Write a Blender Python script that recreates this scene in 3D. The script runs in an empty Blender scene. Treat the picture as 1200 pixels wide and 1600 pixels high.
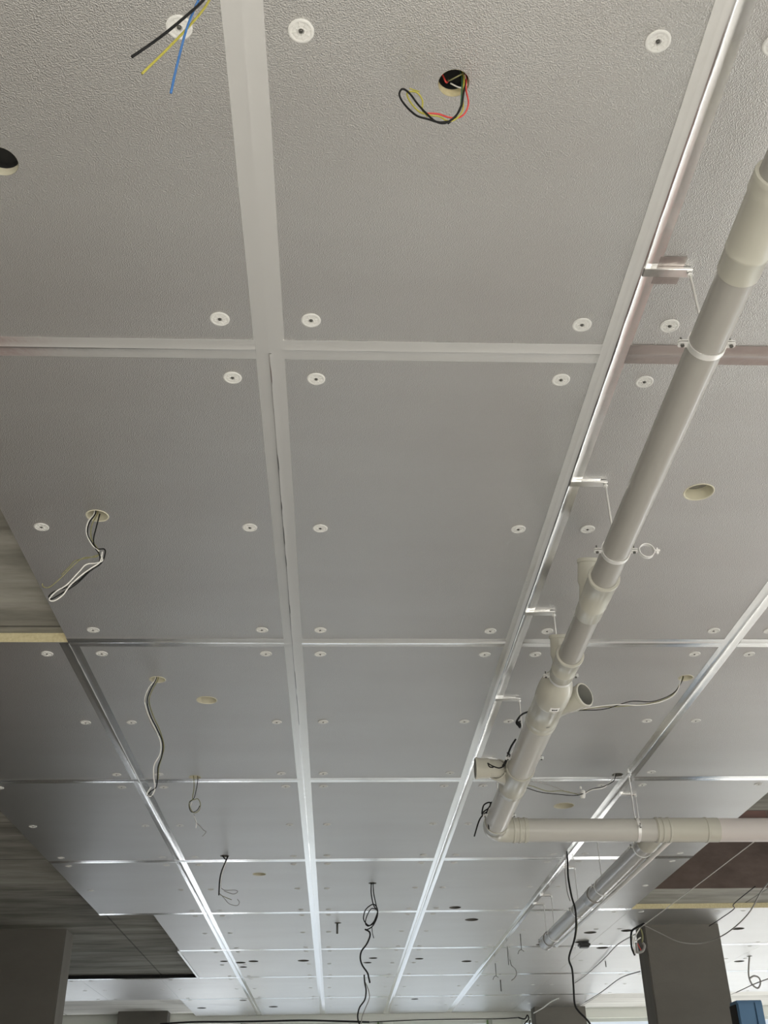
import bpy, bmesh, math, random
from mathutils import Vector, Matrix
from mathutils.geometry import tessellate_polygon
random.seed(7)
S = bpy.context.scene
COL = S.collection

# ---------------------------------------------------------------- camera
PITCH, ROLL, YAW, FPX = 0.55558, -0.020494, -0.050972, 1631.9
EYE = Vector((0, 0, 1.6))
CEIL = 3.986           # underside of the insulation panels
SLAB = 4.041           # underside of the concrete slab
cy, sy = math.cos(YAW), math.sin(YAW)
cp, sp = math.cos(PITCH), math.sin(PITCH)
cr, sr = math.cos(ROLL), math.sin(ROLL)
RW = (Matrix(((cr, -sr, 0), (sr, cr, 0), (0, 0, 1))) @ Matrix(((1, 0, 0), (0, cp, sp), (0, -sp, cp)))
      @ Matrix(((1, 0, 0), (0, 0, -1), (0, 1, 0))) @ Matrix(((cy, sy, 0), (-sy, cy, 0), (0, 0, 1))))
cam = bpy.data.cameras.new('camera')
co = bpy.data.objects.new('camera', cam); COL.objects.link(co)
cam.sensor_fit = 'VERTICAL'; cam.sensor_height = 36.0; cam.lens = FPX / 1600 * 36.0
cam.clip_start = 0.02; cam.clip_end = 200
rt = RW.transposed()
m3 = Matrix((rt.col[0], -rt.col[1], -rt.col[2])).transposed()
co.matrix_world = Matrix.Translation(EYE) @ m3.to_4x4()
S.camera = co

# ---------------------------------------------------------------- world, lights, exposure
S.view_settings.view_transform = 'Standard'; S.view_settings.look = 'None'
S.view_settings.gamma = 1; S.view_settings.use_curve_mapping = False
S.view_settings.exposure = 0.58
W = bpy.data.worlds.new('sky'); S.world = W; W.use_nodes = True
W.node_tree.nodes['Background'].inputs[0].default_value = (0.80, 0.90, 1.0, 1)
W.node_tree.nodes['Background'].inputs[1].default_value = 0.6

def area(name, loc, aim, sx, sz, watts, color):
    l = bpy.data.lights.new(name, 'AREA'); l.shape = 'RECTANGLE'; l.size = sx; l.size_y = sz
    l.energy = watts; l.color = color
    o = bpy.data.objects.new(name, l); COL.objects.link(o); o.location = loc
    o.rotation_euler = (Vector(aim) - Vector(loc)).to_track_quat('-Z', 'Y').to_euler()
    return o
# daylight outside the far windows, outside the right-hand windows, and through the open front behind the camera
area('daylight_far', (2.5, 29.0, 6.0), (2.0, 12, 0), 15, 3.0, 1700, (0.86, 0.94, 1.0))
area('daylight_right', (16.0, 11.0, 5.6), (2, 10, 0), 16, 3.0, 3300, (1.0, 0.98, 0.95))
area('daylight_behind', (1.4, -12.0, 5.2), (1.2, 5, 0), 9, 3.0, 7000, (1.0, 0.96, 0.90))

area('window_glow_right', (11.6, 9.0, 2.0), (0, 9.0, 1.6), 20, 1.6, 360, (1.0, 0.99, 0.96))
area('ground_bounce_far', (7.2, 22.9, 0.9), (7.2, 20.9, 4.0), 5.0, 0.8, 60, (1.0, 0.97, 0.93))
area('ground_bounce_left', (-3.6, 22.9, 0.9), (-3.8, 20.9, 4.0), 4.2, 0.8, 42, (0.97, 0.98, 1.0))
area('ground_bounce_middle', (1.2, 23.2, 0.9), (1.2, 20.0, 3.6), 8, 1.0, 12, (0.93, 0.98, 0.97))

# ---------------------------------------------------------------- helpers
def ray(px, py):
    return rt @ Vector(((px - 600) / FPX, (py - 800) / FPX, 1.0))
def at(px, py, z=CEIL):
    d = ray(px, py); return EYE + d * ((z - EYE.z) / d.z)
def atY(px, py, y):
    d = ray(px, py); return EYE + d * (y / d.y)

def mat(name, color, rough=0.6, metal=0.0, spec=0.5):
    m = bpy.data.materials.new(name); m.use_nodes = True
    b = m.node_tree.nodes['Principled BSDF']
    b.inputs['Base Color'].default_value = (*color, 1); b.inputs['Roughness'].default_value = rough
    b.inputs['Metallic'].default_value = metal; b.inputs['Specular IOR Level'].default_value = spec
    return m
def N(m, t, **k):
    n = m.node_tree.nodes.new(t)
    for a, v in k.items():
        if a in n.inputs: n.inputs[a].default_value = v
        else: setattr(n, a, v)
    return n
def L(m, a, b): m.node_tree.links.new(a, b)
def coords(m, scale=(1, 1, 1), kind='Object'):
    tc = N(m, 'ShaderNodeTexCoord'); mp = N(m, 'ShaderNodeMapping'); mp.inputs['Scale'].default_value = scale
    L(m, tc.outputs[kind], mp.inputs[0]); return mp.outputs[0]
def geo_pos(m, scale=(1, 1, 1)):
    tc = N(m, 'ShaderNodeNewGeometry'); mp = N(m, 'ShaderNodeMapping'); mp.inputs['Scale'].default_value = scale
    L(m, tc.outputs['Position'], mp.inputs[0]); return mp.outputs[0]
def noise(m, vec, scale, detail=3, rough=0.5):
    n = N(m, 'ShaderNodeTexNoise'); n.inputs['Scale'].default_value = scale
    n.inputs['Detail'].default_value = detail; n.inputs['Roughness'].default_value = rough
    L(m, vec, n.inputs['Vector']); return n
def ramp(m, fac, stops):
    r = N(m, 'ShaderNodeValToRGB'); e = r.color_ramp.elements
    while len(e) < len(stops): e.new(0.5)
    for i, (p, c) in enumerate(stops): e[i].position = p; e[i].color = (*c, 1)
    L(m, fac, r.inputs[0]); return r
def bump(m, h, strength, dist, prev=None):
    b = N(m, 'ShaderNodeBump'); b.inputs['Strength'].default_value = strength; b.inputs['Distance'].default_value = dist
    L(m, h, b.inputs['Height'])
    if prev: L(m, prev.outputs[0], b.inputs['Normal'])
    return b
def P(m): return m.node_tree.nodes['Principled BSDF']

# stucco-embossed aluminium facing
foil = mat('embossed_foil', (0.60, 0.595, 0.58), 0.36, 1.0)
g = geo_pos(foil)
vo = N(foil, 'ShaderNodeTexVoronoi'); vo.inputs['Scale'].default_value = 260; L(foil, g, vo.inputs['Vector'])
n1 = noise(foil, g, 1.3, 2)
n2 = noise(foil, geo_pos(foil, (0.8, 3, 1)), 1.0, 2)
b1 = bump(foil, vo.outputs['Distance'], 0.6, 0.0024)
b2 = bump(foil, n1.outputs[0], 0.06, 0.02, b1)
L(foil, b2.outputs[0], P(foil).inputs['Normal'])
r = ramp(foil, n2.outputs[0], [(0.3, (0.57, 0.56, 0.545)), (0.7, (0.60, 0.595, 0.58))])
L(foil, r.outputs[0], P(foil).inputs['Base Color'])

# smooth aluminium tape, slightly wrinkled
tape = mat('smooth_foil_tape', (0.93, 0.93, 0.92), 0.22, 1.0)
g = geo_pos(tape)
w1 = noise(tape, g, 9, 4, 0.6); w2 = noise(tape, g, 60, 2)
b1 = bump(tape, w1.outputs[0], 0.15, 0.006); b2 = bump(tape, w2.outputs[0], 0.10, 0.001, b1)
L(tape, b2.outputs[0], P(tape).inputs['Normal'])
dull_reflection_tape = mat('dull_reflection_foil_tape', (0.50, 0.46, 0.44), 0.34, 1.0)  # dull brown tone; on the first cross tapes it paints in a reflection
g = geo_pos(dull_reflection_tape); w1 = noise(dull_reflection_tape, g, 14, 3)
L(dull_reflection_tape, bump(dull_reflection_tape, w1.outputs[0], 0.35, 0.01).outputs[0], P(dull_reflection_tape).inputs['Normal'])

foam = mat('cream_foam', (0.66, 0.58, 0.34), 0.9)
g = geo_pos(foam); n1 = noise(foam, g, 60, 3)
L(foam, ramp(foam, n1.outputs[0], [(0.3, (0.60, 0.53, 0.31)), (0.7, (0.72, 0.65, 0.42))]).outputs[0], P(foam).inputs['Base Color'])
sleeve_m = mat('cream_sleeve_plastic', (0.62, 0.59, 0.46), 0.5)
shaded_sleeve = mat('shaded_grey_sleeve_plastic', (0.13, 0.125, 0.11), 0.6)  # dark grey paints in the backlit shade inside the far holes
disc_m = mat('white_washer_plastic', (0.66, 0.66, 0.635), 0.45)
screw_m = mat('dark_screw_steel', (0.12, 0.12, 0.11), 0.4, 0.7)
zinc = mat('zinc_steel', (0.68, 0.68, 0.66), 0.35, 0.9)
clampm = mat('bright_clamp_steel', (0.82, 0.82, 0.80), 0.38, 0.55)
pipe_g = mat('grey_pipe_plastic', (0.34, 0.33, 0.305), 0.22)
pipe_l = mat('light_grey_pipe_plastic', (0.47, 0.46, 0.425), 0.26)
pipe_p = mat('pale_pipe_plastic', (0.55, 0.515, 0.49), 0.38)
fit_m = mat('cream_grey_fitting_plastic', (0.48, 0.47, 0.405), 0.26)
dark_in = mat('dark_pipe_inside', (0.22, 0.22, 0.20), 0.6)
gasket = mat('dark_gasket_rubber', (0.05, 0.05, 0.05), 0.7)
paper = mat('white_sticker', (0.82, 0.82, 0.80), 0.6)
ink = mat('black_ink', (0.03, 0.03, 0.03), 0.6)
wm = {'black': mat('black_wire', (0.008, 0.008, 0.008), 0.6, 0, 0.3), 'white': mat('white_wire', (0.75, 0.74, 0.70), 0.45),
      'red': mat('red_wire', (0.62, 0.06, 0.05), 0.45), 'blue': mat('blue_wire', (0.04, 0.16, 0.42), 0.45),
      'yellow': mat('yellow_green_wire', (0.42, 0.38, 0.06), 0.45), 'olive': mat('olive_wire', (0.22, 0.21, 0.10), 0.5),
      'grey': mat('grey_wire', (0.28, 0.27, 0.25), 0.5), 'green': mat('dark_green_wire', (0.05, 0.12, 0.06), 0.5)}

# bare concrete with board marks
def concrete(name, lo, hi, board=True, rough=0.85, bs=0.35):
    m = mat(name, lo, rough, 0, 0.3)
    g = geo_pos(m)
    n1 = noise(m, geo_pos(m, (0.5, 2.5, 1)), 1.6, 6, 0.65)
    rr = ramp(m, n1.outputs[0], [(0.3, lo), (0.72, hi)])
    out = rr.outputs[0]
    n2 = noise(m, g, 40, 4, 0.6)
    bb = bump(m, n2.outputs[0], 0.35, 0.004)
    if board:
        br = N(m, 'ShaderNodeTexBrick'); br.inputs['Scale'].default_value = 1.0
        br.inputs['Brick Width'].default_value = 2.44; br.offset = 0.0; br.inputs['Row Height'].default_value = bs
        br.inputs['Mortar Size'].default_value = 0.011; br.inputs['Mortar Smooth'].default_value = 0.2
        br.inputs['Color1'].default_value = (1, 1, 1, 1); br.inputs['Color2'].default_value = (0.78, 0.78, 0.78, 1)
        br.inputs['Mortar'].default_value = (0.28, 0.28, 0.28, 1)
        mp_ = N(m, 'ShaderNodeMapping'); mp_.inputs['Location'].default_value = (2.63 + 12.2, -0.1, 0); L(m, g, mp_.inputs[0]); L(m, mp_.outputs[0], br.inputs['Vector'])
        mx = N(m, 'ShaderNodeMixRGB', blend_type='MULTIPLY'); mx.inputs[0].default_value = 0.85
        L(m, rr.outputs[0], mx.inputs[1]); L(m, br.outputs['Color'], mx.inputs[2]); out = mx.outputs[0]
        bb = bump(m, br.outputs['Color'], 0.4, 0.006, bb)
    L(m, out, P(m).inputs['Base Color']); L(m, bb.outputs[0], P(m).inputs['Normal'])
    return m
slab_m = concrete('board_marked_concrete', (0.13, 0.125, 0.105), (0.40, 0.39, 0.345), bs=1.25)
soffit_m = concrete('daylight_toned_concrete', (0.62, 0.60, 0.56), (0.82, 0.80, 0.76), bs=0.62)  # bare concrete, with the daylight near the windows put into its colour
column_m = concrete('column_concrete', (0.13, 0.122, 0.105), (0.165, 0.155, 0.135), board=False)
floor_m = concrete('floor_screed', (0.58, 0.57, 0.54), (0.68, 0.665, 0.64), board=False)
wall_m = concrete('plastered_wall', (0.50, 0.49, 0.46), (0.60, 0.59, 0.56), board=False)
lintel_m = mat('lintel_render', (0.74, 0.75, 0.69), 0.8)
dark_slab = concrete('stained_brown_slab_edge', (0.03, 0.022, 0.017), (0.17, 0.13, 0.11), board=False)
timber = mat('reddish_formwork_timber', (0.17, 0.055, 0.022), 0.65)
g = geo_pos(timber, (1, 1, 8)); n1 = noise(timber, g, 3, 5)
L(timber, ramp(timber, n1.outputs[0], [(0.3, (0.022, 0.006, 0.002)), (0.7, (0.05, 0.015, 0.005))]).outputs[0], P(timber).inputs['Base Color'])
frame_m = mat('window_frame_paint', (0.60, 0.62, 0.58), 0.5)
green_m = mat('green_frame_paint', (0.16, 0.26, 0.10), 0.5)
blue_m = mat('blue_painted_steel', (0.09, 0.19, 0.32), 0.42)
blackm = mat('black_gap_and_shade', (0.01, 0.01, 0.01), 0.8)
glass = bpy.data.materials.new('window_glass'); glass.use_nodes = True
nt = glass.node_tree; nt.nodes.remove(nt.nodes['Principled BSDF'])
tr = nt.nodes.new('ShaderNodeBsdfTransparent'); gl = nt.nodes.new('ShaderNodeBsdfGlossy'); gl.inputs['Roughness'].default_value = 0.03
mx = nt.nodes.new('ShaderNodeMixShader')
mx.inputs[0].default_value = 0.05; nt.links.new(tr.outputs[0], mx.inputs[1]); nt.links.new(gl.outputs[0], mx.inputs[2])
nt.links.new(mx.outputs[0], nt.nodes['Material Output'].inputs[0])

def obj(name, bm, m, parent=None, smooth=False, label=None):
    me = bpy.data.meshes.new(name); bm.normal_update(); bm.to_mesh(me); bm.free()
    if smooth:
        for p_ in me.polygons: p_.use_smooth = True
        if smooth == 'auto': me.set_sharp_from_angle(angle=math.radians(38))
    for mm in (m if isinstance(m, (list, tuple)) else [m]): me.materials.append(mm)
    o = bpy.data.objects.new(name, me); COL.objects.link(o)
    if parent: o.parent = parent; o.matrix_parent_inverse = Matrix.Translation(-parent.location)
    if label: o['label'] = label
    return o
def tag(o, label, cat, group=None, kind=None):
    o['label'] = label; o['category'] = cat
    if group: o['group'] = group
    if kind: o['kind'] = kind
    return o
def thing(name, label, cat, loc, group=None):
    o = bpy.data.objects.new(name, None); COL.objects.link(o); o.location = loc; o.empty_display_size = 0.1
    return tag(o, label, cat, group)
def struct(o): o['kind'] = 'structure'; return o
def box(bm, x0, x1, y0, y1, z0, z1):
    v = [bm.verts.new(p_) for p_ in ((x0, y0, z0), (x1, y0, z0), (x1, y1, z0), (x0, y1, z0), (x0, y0, z1), (x1, y0, z1), (x1, y1, z1), (x0, y1, z1))]
    for f in ((0, 3, 2, 1), (4, 5, 6, 7), (0, 1, 5, 4), (1, 2, 6, 5), (2, 3, 7, 6), (3, 0, 4, 7)): bm.faces.new([v[i] for i in f])
def boxes(*bs):
    bm = bmesh.new()
    for b in bs: box(bm, *b)
    return bm
def frame_of(d):
    d = d.normalized(); u = Vector((0, 0, 1)) if abs(d.z) < 0.9 else Vector((1, 0, 0))
    a = d.cross(u).normalized(); return a, d.cross(a).normalized()
def lathe(bm, p0, d, prof, n=32, closed=False):
    """prof: list of (distance along d, radius)"""
    d = Vector(d).normalized(); a, b = frame_of(d); p0 = Vector(p0); rings = []
    for t, r_ in prof:
        rings.append([bm.verts.new(p0 + d * t + (a * math.cos(2 * math.pi * i / n) + b * math.sin(2 * math.pi * i / n)) * max(r_, 1e-5)) for i in range(n)])
    for i in range(len(rings) - 1):
        for j in range(n):
            bm.faces.new((rings[i][j], rings[i + 1][j], rings[i + 1][(j + 1) % n], rings[i][(j + 1) % n]))
    if closed:
        i = len(rings) - 1
        for j in range(n):
            bm.faces.new((rings[i][j], rings[0][j], rings[0][(j + 1) % n], rings[i][(j + 1) % n]))
    return rings
def smooth_path(pts, k=6, closed=False):
    pts = [Vector(p_) for p_ in pts]; out = []
    n = len(pts)
    for i in range(n - 1):
        p0, p1, p2, p3 = pts[max(i - 1, 0)], pts[i], pts[i + 1], pts[min(i + 2, n - 1)]
        for j in range(k):
            t = j / k
            out.append(0.5 * ((2 * p1) + (p2 - p0) * t + (2 * p0 - 5 * p1 + 4 * p2 - p3) * t * t + (3 * p1 - p0 - 3 * p2 + p3) * t ** 3))
    out.append(pts[-1]); return out
def tube(bm, pts, r_, n=8, k=6, cap=True):
    path = smooth_path(pts, k) if k else [Vector(p_) for p_ in pts]
    rr = r_ if isinstance(r_, (list, tuple)) else None
    d = (path[1] - path[0]).normalized(); a, b = frame_of(d); rings = []
    for i, q in enumerate(path):
        dn = (path[min(i + 1, len(path) - 1)] - path[max(i - 1, 0)]).normalized()
        a = (a - dn * a.dot(dn)).normalized(); b = dn.cross(a)
        rad = r_ if rr is None else rr[0] + (rr[1] - rr[0]) * i / (len(path) - 1)
        rings.append([bm.verts.new(q + (a * math.cos(2 * math.pi * j / n) + b * math.sin(2 * math.pi * j / n)) * rad) for j in range(n)])
    for i in range(len(rings) - 1):
        for j in range(n):
            bm.faces.new((rings[i][j], rings[i][(j + 1) % n], rings[i + 1][(j + 1) % n], rings[i + 1][j]))
    if cap:
        bm.faces.new(list(reversed(rings[0]))); bm.faces.new(rings[-1])
    return bm

# ================================================================ the setting
struct(obj('floor', boxes((-9.3, 12.3, -8, 24.5, -0.15, 0)), floor_m))
reflection_dark_patch = mat('added_dark_floor_patch', (0.07, 0.07, 0.065), 0.8)  # dark patch added out of view to darken the ceiling reflections
reflection_red_patch = mat('added_reddish_floor_patch', (0.42, 0.27, 0.24), 0.8)  # reddish patches added out of view to tint the foil reflections
struct(obj('floor', boxes((-6.2, -2.3, 9.2, 22.0, 0, 0.006)), reflection_dark_patch))
struct(obj('floor', boxes((-5.6, -2.9, 5.6, 9.0, 0, 0.005), (2.9, 5.4, 5.8, 8.8, 0, 0.005)), reflection_red_patch))
# concrete slab with a rectangular opening on the right
bm = bmesh.new()
OX0, OX1, OY0, OY1 = 3.30, 6.6, 8.62, 11.62
for b in ((-9.3, OX0, -8, 24.5, SLAB, SLAB + 0.5), (OX1, 12.3, -8, 24.5, SLAB, SLAB + 0.5),
          (OX0, OX1, -8, OY0, SLAB, SLAB + 0.5), (OX0, OX1, OY1, 24.5, SLAB, SLAB + 0.5)): box(bm, *b)
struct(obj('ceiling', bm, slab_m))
struct(obj('ceiling', boxes((-6.2, -2.66, 19.6, 22.0, SLAB - .004, SLAB - .0005), (4.6, 10.6, 19.6, 22.0, SLAB - .004, SLAB - .0005)), soffit_m))
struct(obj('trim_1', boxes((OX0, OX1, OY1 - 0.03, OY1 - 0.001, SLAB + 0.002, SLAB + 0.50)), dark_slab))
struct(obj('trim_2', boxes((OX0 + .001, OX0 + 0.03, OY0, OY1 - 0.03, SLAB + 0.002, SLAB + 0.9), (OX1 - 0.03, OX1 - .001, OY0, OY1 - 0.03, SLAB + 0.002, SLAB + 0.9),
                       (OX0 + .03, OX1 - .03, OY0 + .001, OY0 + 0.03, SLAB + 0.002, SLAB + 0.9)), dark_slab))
bm = bmesh.new(); x = OX0
while x < OX1 - 0.05:
    w = random.uniform(0.30, 0.44); box(bm, x, min(x + w, OX1), OY1 - 0.05, OY1 - 0.01, SLAB + 0.505, SLAB + 1.35); x += w + 0.05
struct(obj('trim_3', bm, timber))
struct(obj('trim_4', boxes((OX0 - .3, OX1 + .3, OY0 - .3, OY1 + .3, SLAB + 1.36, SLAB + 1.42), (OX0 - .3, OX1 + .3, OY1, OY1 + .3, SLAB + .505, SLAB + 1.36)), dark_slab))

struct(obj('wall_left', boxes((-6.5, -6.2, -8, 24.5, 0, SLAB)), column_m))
# right wall with a band of window openings
def wall_with_openings(name, axis, c0, c1, a0, a1, ops, zt, m):
    bm = bmesh.new(); cur = a0
    def bx(p, q, z0, z1):
        if axis == 'x': box(bm, p, q, c0, c1, z0, z1)
        else: box(bm, c0, c1, p, q, z0, z1)
    for (p, q, z0, z1) in ops:
        if p > cur: bx(cur, p, 0, zt)
        if z0 > 0: bx(p, q, 0, z0)
        if z1 < zt: bx(p, q, z1, zt)
        cur = q
    if cur < a1: bx(cur, a1, 0, zt)
    return struct(obj(name, bm, m))
RO = [(-4, -0.6, 0.7, 3.8), (0, 3.4, 0.7, 3.80), (4, 7.2, 0.7, 3.80), (7.8, 10.6, 0.7, 3.80), (11.2, 14.6, 0.7, 3.80), (15.2, 18.6, 0.7, 3.80), (19.2, 22.2, 0.7, 3.80)]
wall_with_openings('wall_right', 'y', 10.6, 10.9, -8, 24.5, RO, SLAB, wall_m)
FO = [(-5.9, -4.2, 0.6, 3.86), (-3.9, -1.7, 0.6, 3.86), (-1.5, 0.9, 0.6, 3.86), (1.1, 3.0, 0.6, 3.86), (3.55, 6.2, 0.6, 3.86), (6.5, 9.6, 0.6, 3.86)]
wall_with_openings('wall_far', 'x', 22.02, 22.3, -6.2, 10.6, FO, SLAB, lintel_m)
wall_with_openings('wall_back', 'x', -6.3, -6.0, -6.2, 10.6, [(-3.2, 5.6, 0.0, 3.4)], SLAB, wall_m)
k = 1
for (p, q, z0, z1) in FO:
    t = bpy.data.objects.new('window_%d' % k, None); COL.objects.link(t); t.location = (p, 22.15, z0); struct(t); k += 1
    bm = bmesh.new(); box(bm, q - .10, q - .07, 22.08, 22.18, z0, z1)
    obj('window_post', bm, green_m, t, False, 'green post')
    bm = bmesh.new()
    for xx in (p, (p + q) / 2 - .03, q - .06): box(bm, xx, xx + .06, 22.10, 22.18, z0, z1)
    for zz in (z0, 2.7, z1 - .06): box(bm, p, q, 22.11, 22.17, zz, zz + .06)
    obj('window_frame', bm, frame_m, t)
    obj('pane', boxes((p, q, 22.135, 22.145, z0, z1)), glass, t)
for (p, q, z0, z1) in RO:
    t = bpy.data.objects.new('window_%d' % k, None); COL.objects.link(t); t.location = (10.75, p, z0); struct(t); k += 1
    bm = bmesh.new()
    for yy in (p, (p + q) / 2 - .03, q - .06): box(bm, 10.71, 10.79, yy, yy + .06, z0, z1)
    for zz in (z0, 2.7, z1 - .06): box(bm, 10.72, 10.78, p, q, zz, zz + .06)
    obj('window_frame', bm, frame_m, t)
    obj('pane', boxes((10.745, 10.755, p, q, z0, z1)), glass, t)

# columns
def column(x0, x1, y0, y1, z1, label):
    bm = boxes((x0, x1, y0, y1, 0, z1))
    bmesh.ops.bevel(bm, geom=[e for e in bm.edges if abs(e.verts[0].co.z - e.verts[1].co.z) > 1], offset=0.012, segments=2, affect='EDGES')
    return tag(obj('concrete_column', bm, column_m), label, 'column', 'square concrete columns')
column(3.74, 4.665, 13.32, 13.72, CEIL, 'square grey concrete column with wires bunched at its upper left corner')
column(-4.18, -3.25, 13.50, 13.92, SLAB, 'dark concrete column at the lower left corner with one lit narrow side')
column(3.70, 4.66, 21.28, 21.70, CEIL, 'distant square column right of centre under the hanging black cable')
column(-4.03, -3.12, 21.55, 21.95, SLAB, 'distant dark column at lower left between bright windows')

# ================================================================ insulation panels
XC = {-2: (-2.642, -1.442), -1: (-1.442, -0.242), 0: (-0.242, 0.958), 1: (0.958, 2.158), 2: (2.158, 3.358),
      3: (3.358, 4.558), 4: (4.558, 5.758), 5: (5.758, 6.958), 6: (6.958, 8.158), -3: (-3.842, -2.642), -4: (-5.042, -3.842)}
def RY(r_): return 2.779 + 2.4 * r_
CELLS = []
for r_ in range(-1, 8):
    for c in (-1, 0, 1, 2):
        CELLS.append((c, r_))
for r_ in (1, 2, 3): CELLS.append((-2, r_))
CELLS += [(-2, 6), (-2, 7), (-3, 6), (-4, 6)]
for r_ in (4, 5, 6):
    for c in (3, 4, 5, 6): CELLS.append((c, r_))
CELLS += [(3, 7), (3, -1), (3, 0), (3, 1), (4, 1)]
HALF = {(-2, 4): (-2.05, -1.442), (-2, 5): (-2.05, -1.442)}
CELLS += list(HALF)

# (x, y, radius, cream sleeve?)
HOLES = []
def hole(px, py, rad, sleeve=True):
    q = at(px, py); HOLES.append((q.x, q.y, rad, sleeve)); return q
hA = hole(709, 130, 0.041, False); hB = hole(1092, 769, 0.060); hC = hole(152, 806, 0.044)
hD = hole(246, 1062, 0.043); hE = hole(323, 1094, 0.058)
hF = Vector((-1.03, 7.50, CEIL)); HOLES.append((hF.x, hF.y, 0.040, True))
hG = hole(351, 1337.5, 0.036, False); hH = hole(582, 1380, 0.036, False)
hI = Vector((2.050, 5.670, CEIL)); HOLES.append((hI.x, hI.y, 0.040, True))
hJ = Vector((2.065, 7.485, CEIL)); HOLES.append((hJ.x, hJ.y, 0.036, False))
hK = hole(881, 1259, 0.078); hL = hole(0, 252, 0.050)
hM = hole(405, 1366, 0.062); hN = hole(886, 1334, 0.035, False)
for px, py, rad in ((737, 1437, 0.075), (711, 1418, 0.062), (729, 1502, 0.068), (655, 1498, 0.055), (583, 1497, 0.055),
                    (574, 1504, 0.055), (648, 1561, 0.06), (350, 1502, 0.05), (376, 1504, 0.065), (396, 1502, 0.065),
                    (380, 1511, 0.05), (474, 1501, 0.075), (380, 1563, 0.06), (427, 1573, 0.08), (315, 1575, 0.08),
                    (528, 1442, 0.036), (922, 1457, 0.075), (907, 1472, 0.07), (941, 1481, 0.075),
                    (980, 1454, 0.072), (1153, 1451, 0.075), (1171, 1494, 0.035), (1155, 1502, 0.07), (845, 1476, 0.06)):
    hole(px, py, rad, False)

# washer mesh, shared
def washer_mesh():
    bm = bmesh.new()
    prof = [(0.0, 0.033), (-0.0022, 0.0325), (-0.0034, 0.0305), (-0.0036, 0.026), (-0.0026, 0.0245), (-0.0030, 0.020), (-0.0034, 0.015),
            (-0.0024, 0.0125), (-0.0032, 0.0105), (-0.0036, 0.0085), (0.004, 0.0065), (0.006, 0.0003)]
    lathe(bm, (0, 0, 0), (0, 0, 1), prof, 28)
    for i in range(8):
        a = i * math.pi / 4
        p0 = Vector((math.cos(a), math.sin(a), 0)); q0 = Vector((-p0.y, p0.x, 0))
        v = [bm.verts.new(p0 * rr + q0 * s_ + Vector((0, 0, z_))) for rr, s_, z_ in ((0.010, .0009, -.0046), (0.010, -.0009, -.0046), (0.024, -.0009, -.0040), (0.024, .0009, -.0040))]
        u = [bm.verts.new(w_.co + Vector((0, 0, 0.0025))) for w_ in v]
        bm.faces.new(v)
        for j in range(4): bm.faces.new((v[j], u[j], u[(j + 1) % 4], v[(j + 1) % 4]))
    me = bpy.data.meshes.new('washer'); bm.normal_update(); bm.to_mesh(me); bm.free()
    for p_ in me.polygons: p_.use_smooth = True
    me.set_sharp_from_angle(angle=math.radians(40)); me.materials.append(disc_m); return me
def screw_mesh():
    bm = bmesh.new(); lathe(bm, (0, 0, 0), (0, 0, 1), [(-0.0045, 0.0002), (-0.0050, 0.003), (-0.0035, 0.0052), (0.004, 0.0055)], 12)
    for a in (0, math.pi / 2):
        p0 = Vector((math.cos(a), math.sin(a), 0)) * .0035; q0 = Vector((-p0.y, p0.x, 0)) * .25
        bm.faces.new([bm.verts.new(p_ + Vector((0, 0, -.0053))) for p_ in (p0 + q0, p0 - q0, -p0 - q0, -p0 + q0)])
    me = bpy.data.meshes.new('screw'); bm.normal_update(); bm.to_mesh(me); bm.free(); me.materials.append(screw_m); return me
WASH, SCREW = washer_mesh(), screw_mesh()

def sheet(bm, x0, x1, y0, y1, z0, z1, holes, sides=True, seg=28):
    """box with round through-holes: bottom, top, outer sides and hole walls"""
    outer = [Vector((x0, y0, 0)), Vector((x1, y0, 0)), Vector((x1, y1, 0)), Vector((x0, y1, 0))]
    loops = [outer]
    for (hx, hy, rad) in holes:
        loops.append([Vector((hx + rad * math.cos(2 * math.pi * i / seg), hy + rad * math.sin(2 * math.pi * i / seg), 0)) for i in range(seg)])
    flat = [p_ for lp in loops for p_ in lp]
    vb = [bm.verts.new((p_.x, p_.y, z0)) for p_ in flat]; vt = [bm.verts.new((p_.x, p_.y, z1)) for p_ in flat]
    if len(loops) == 1: tris = [(0, 1, 2), (0, 2, 3)]
    else: tris = tessellate_polygon(loops)
    for t in tris:
        a, b, c = (flat[i] for i in t)
        n_ = (b - a).cross(c - a).z
        if abs(n_) < 1e-12: continue
        t = t if n_ > 0 else (t[0], t[2], t[1])
        bm.faces.new([vb[i] for i in reversed(t)]); bm.faces.new([vt[i] for i in t])
    k0 = 0
    for li, lp in enumerate(loops):
        n = len(lp)
        for i in range(n):
            a, b = k0 + i, k0 + (i + 1) % n
            bm.faces.new((vb[a], vb[b], vt[b], vt[a]) if li == 0 else (vb[b], vb[a], vt[a], vt[b]))
        k0 += n
    return bm

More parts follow.
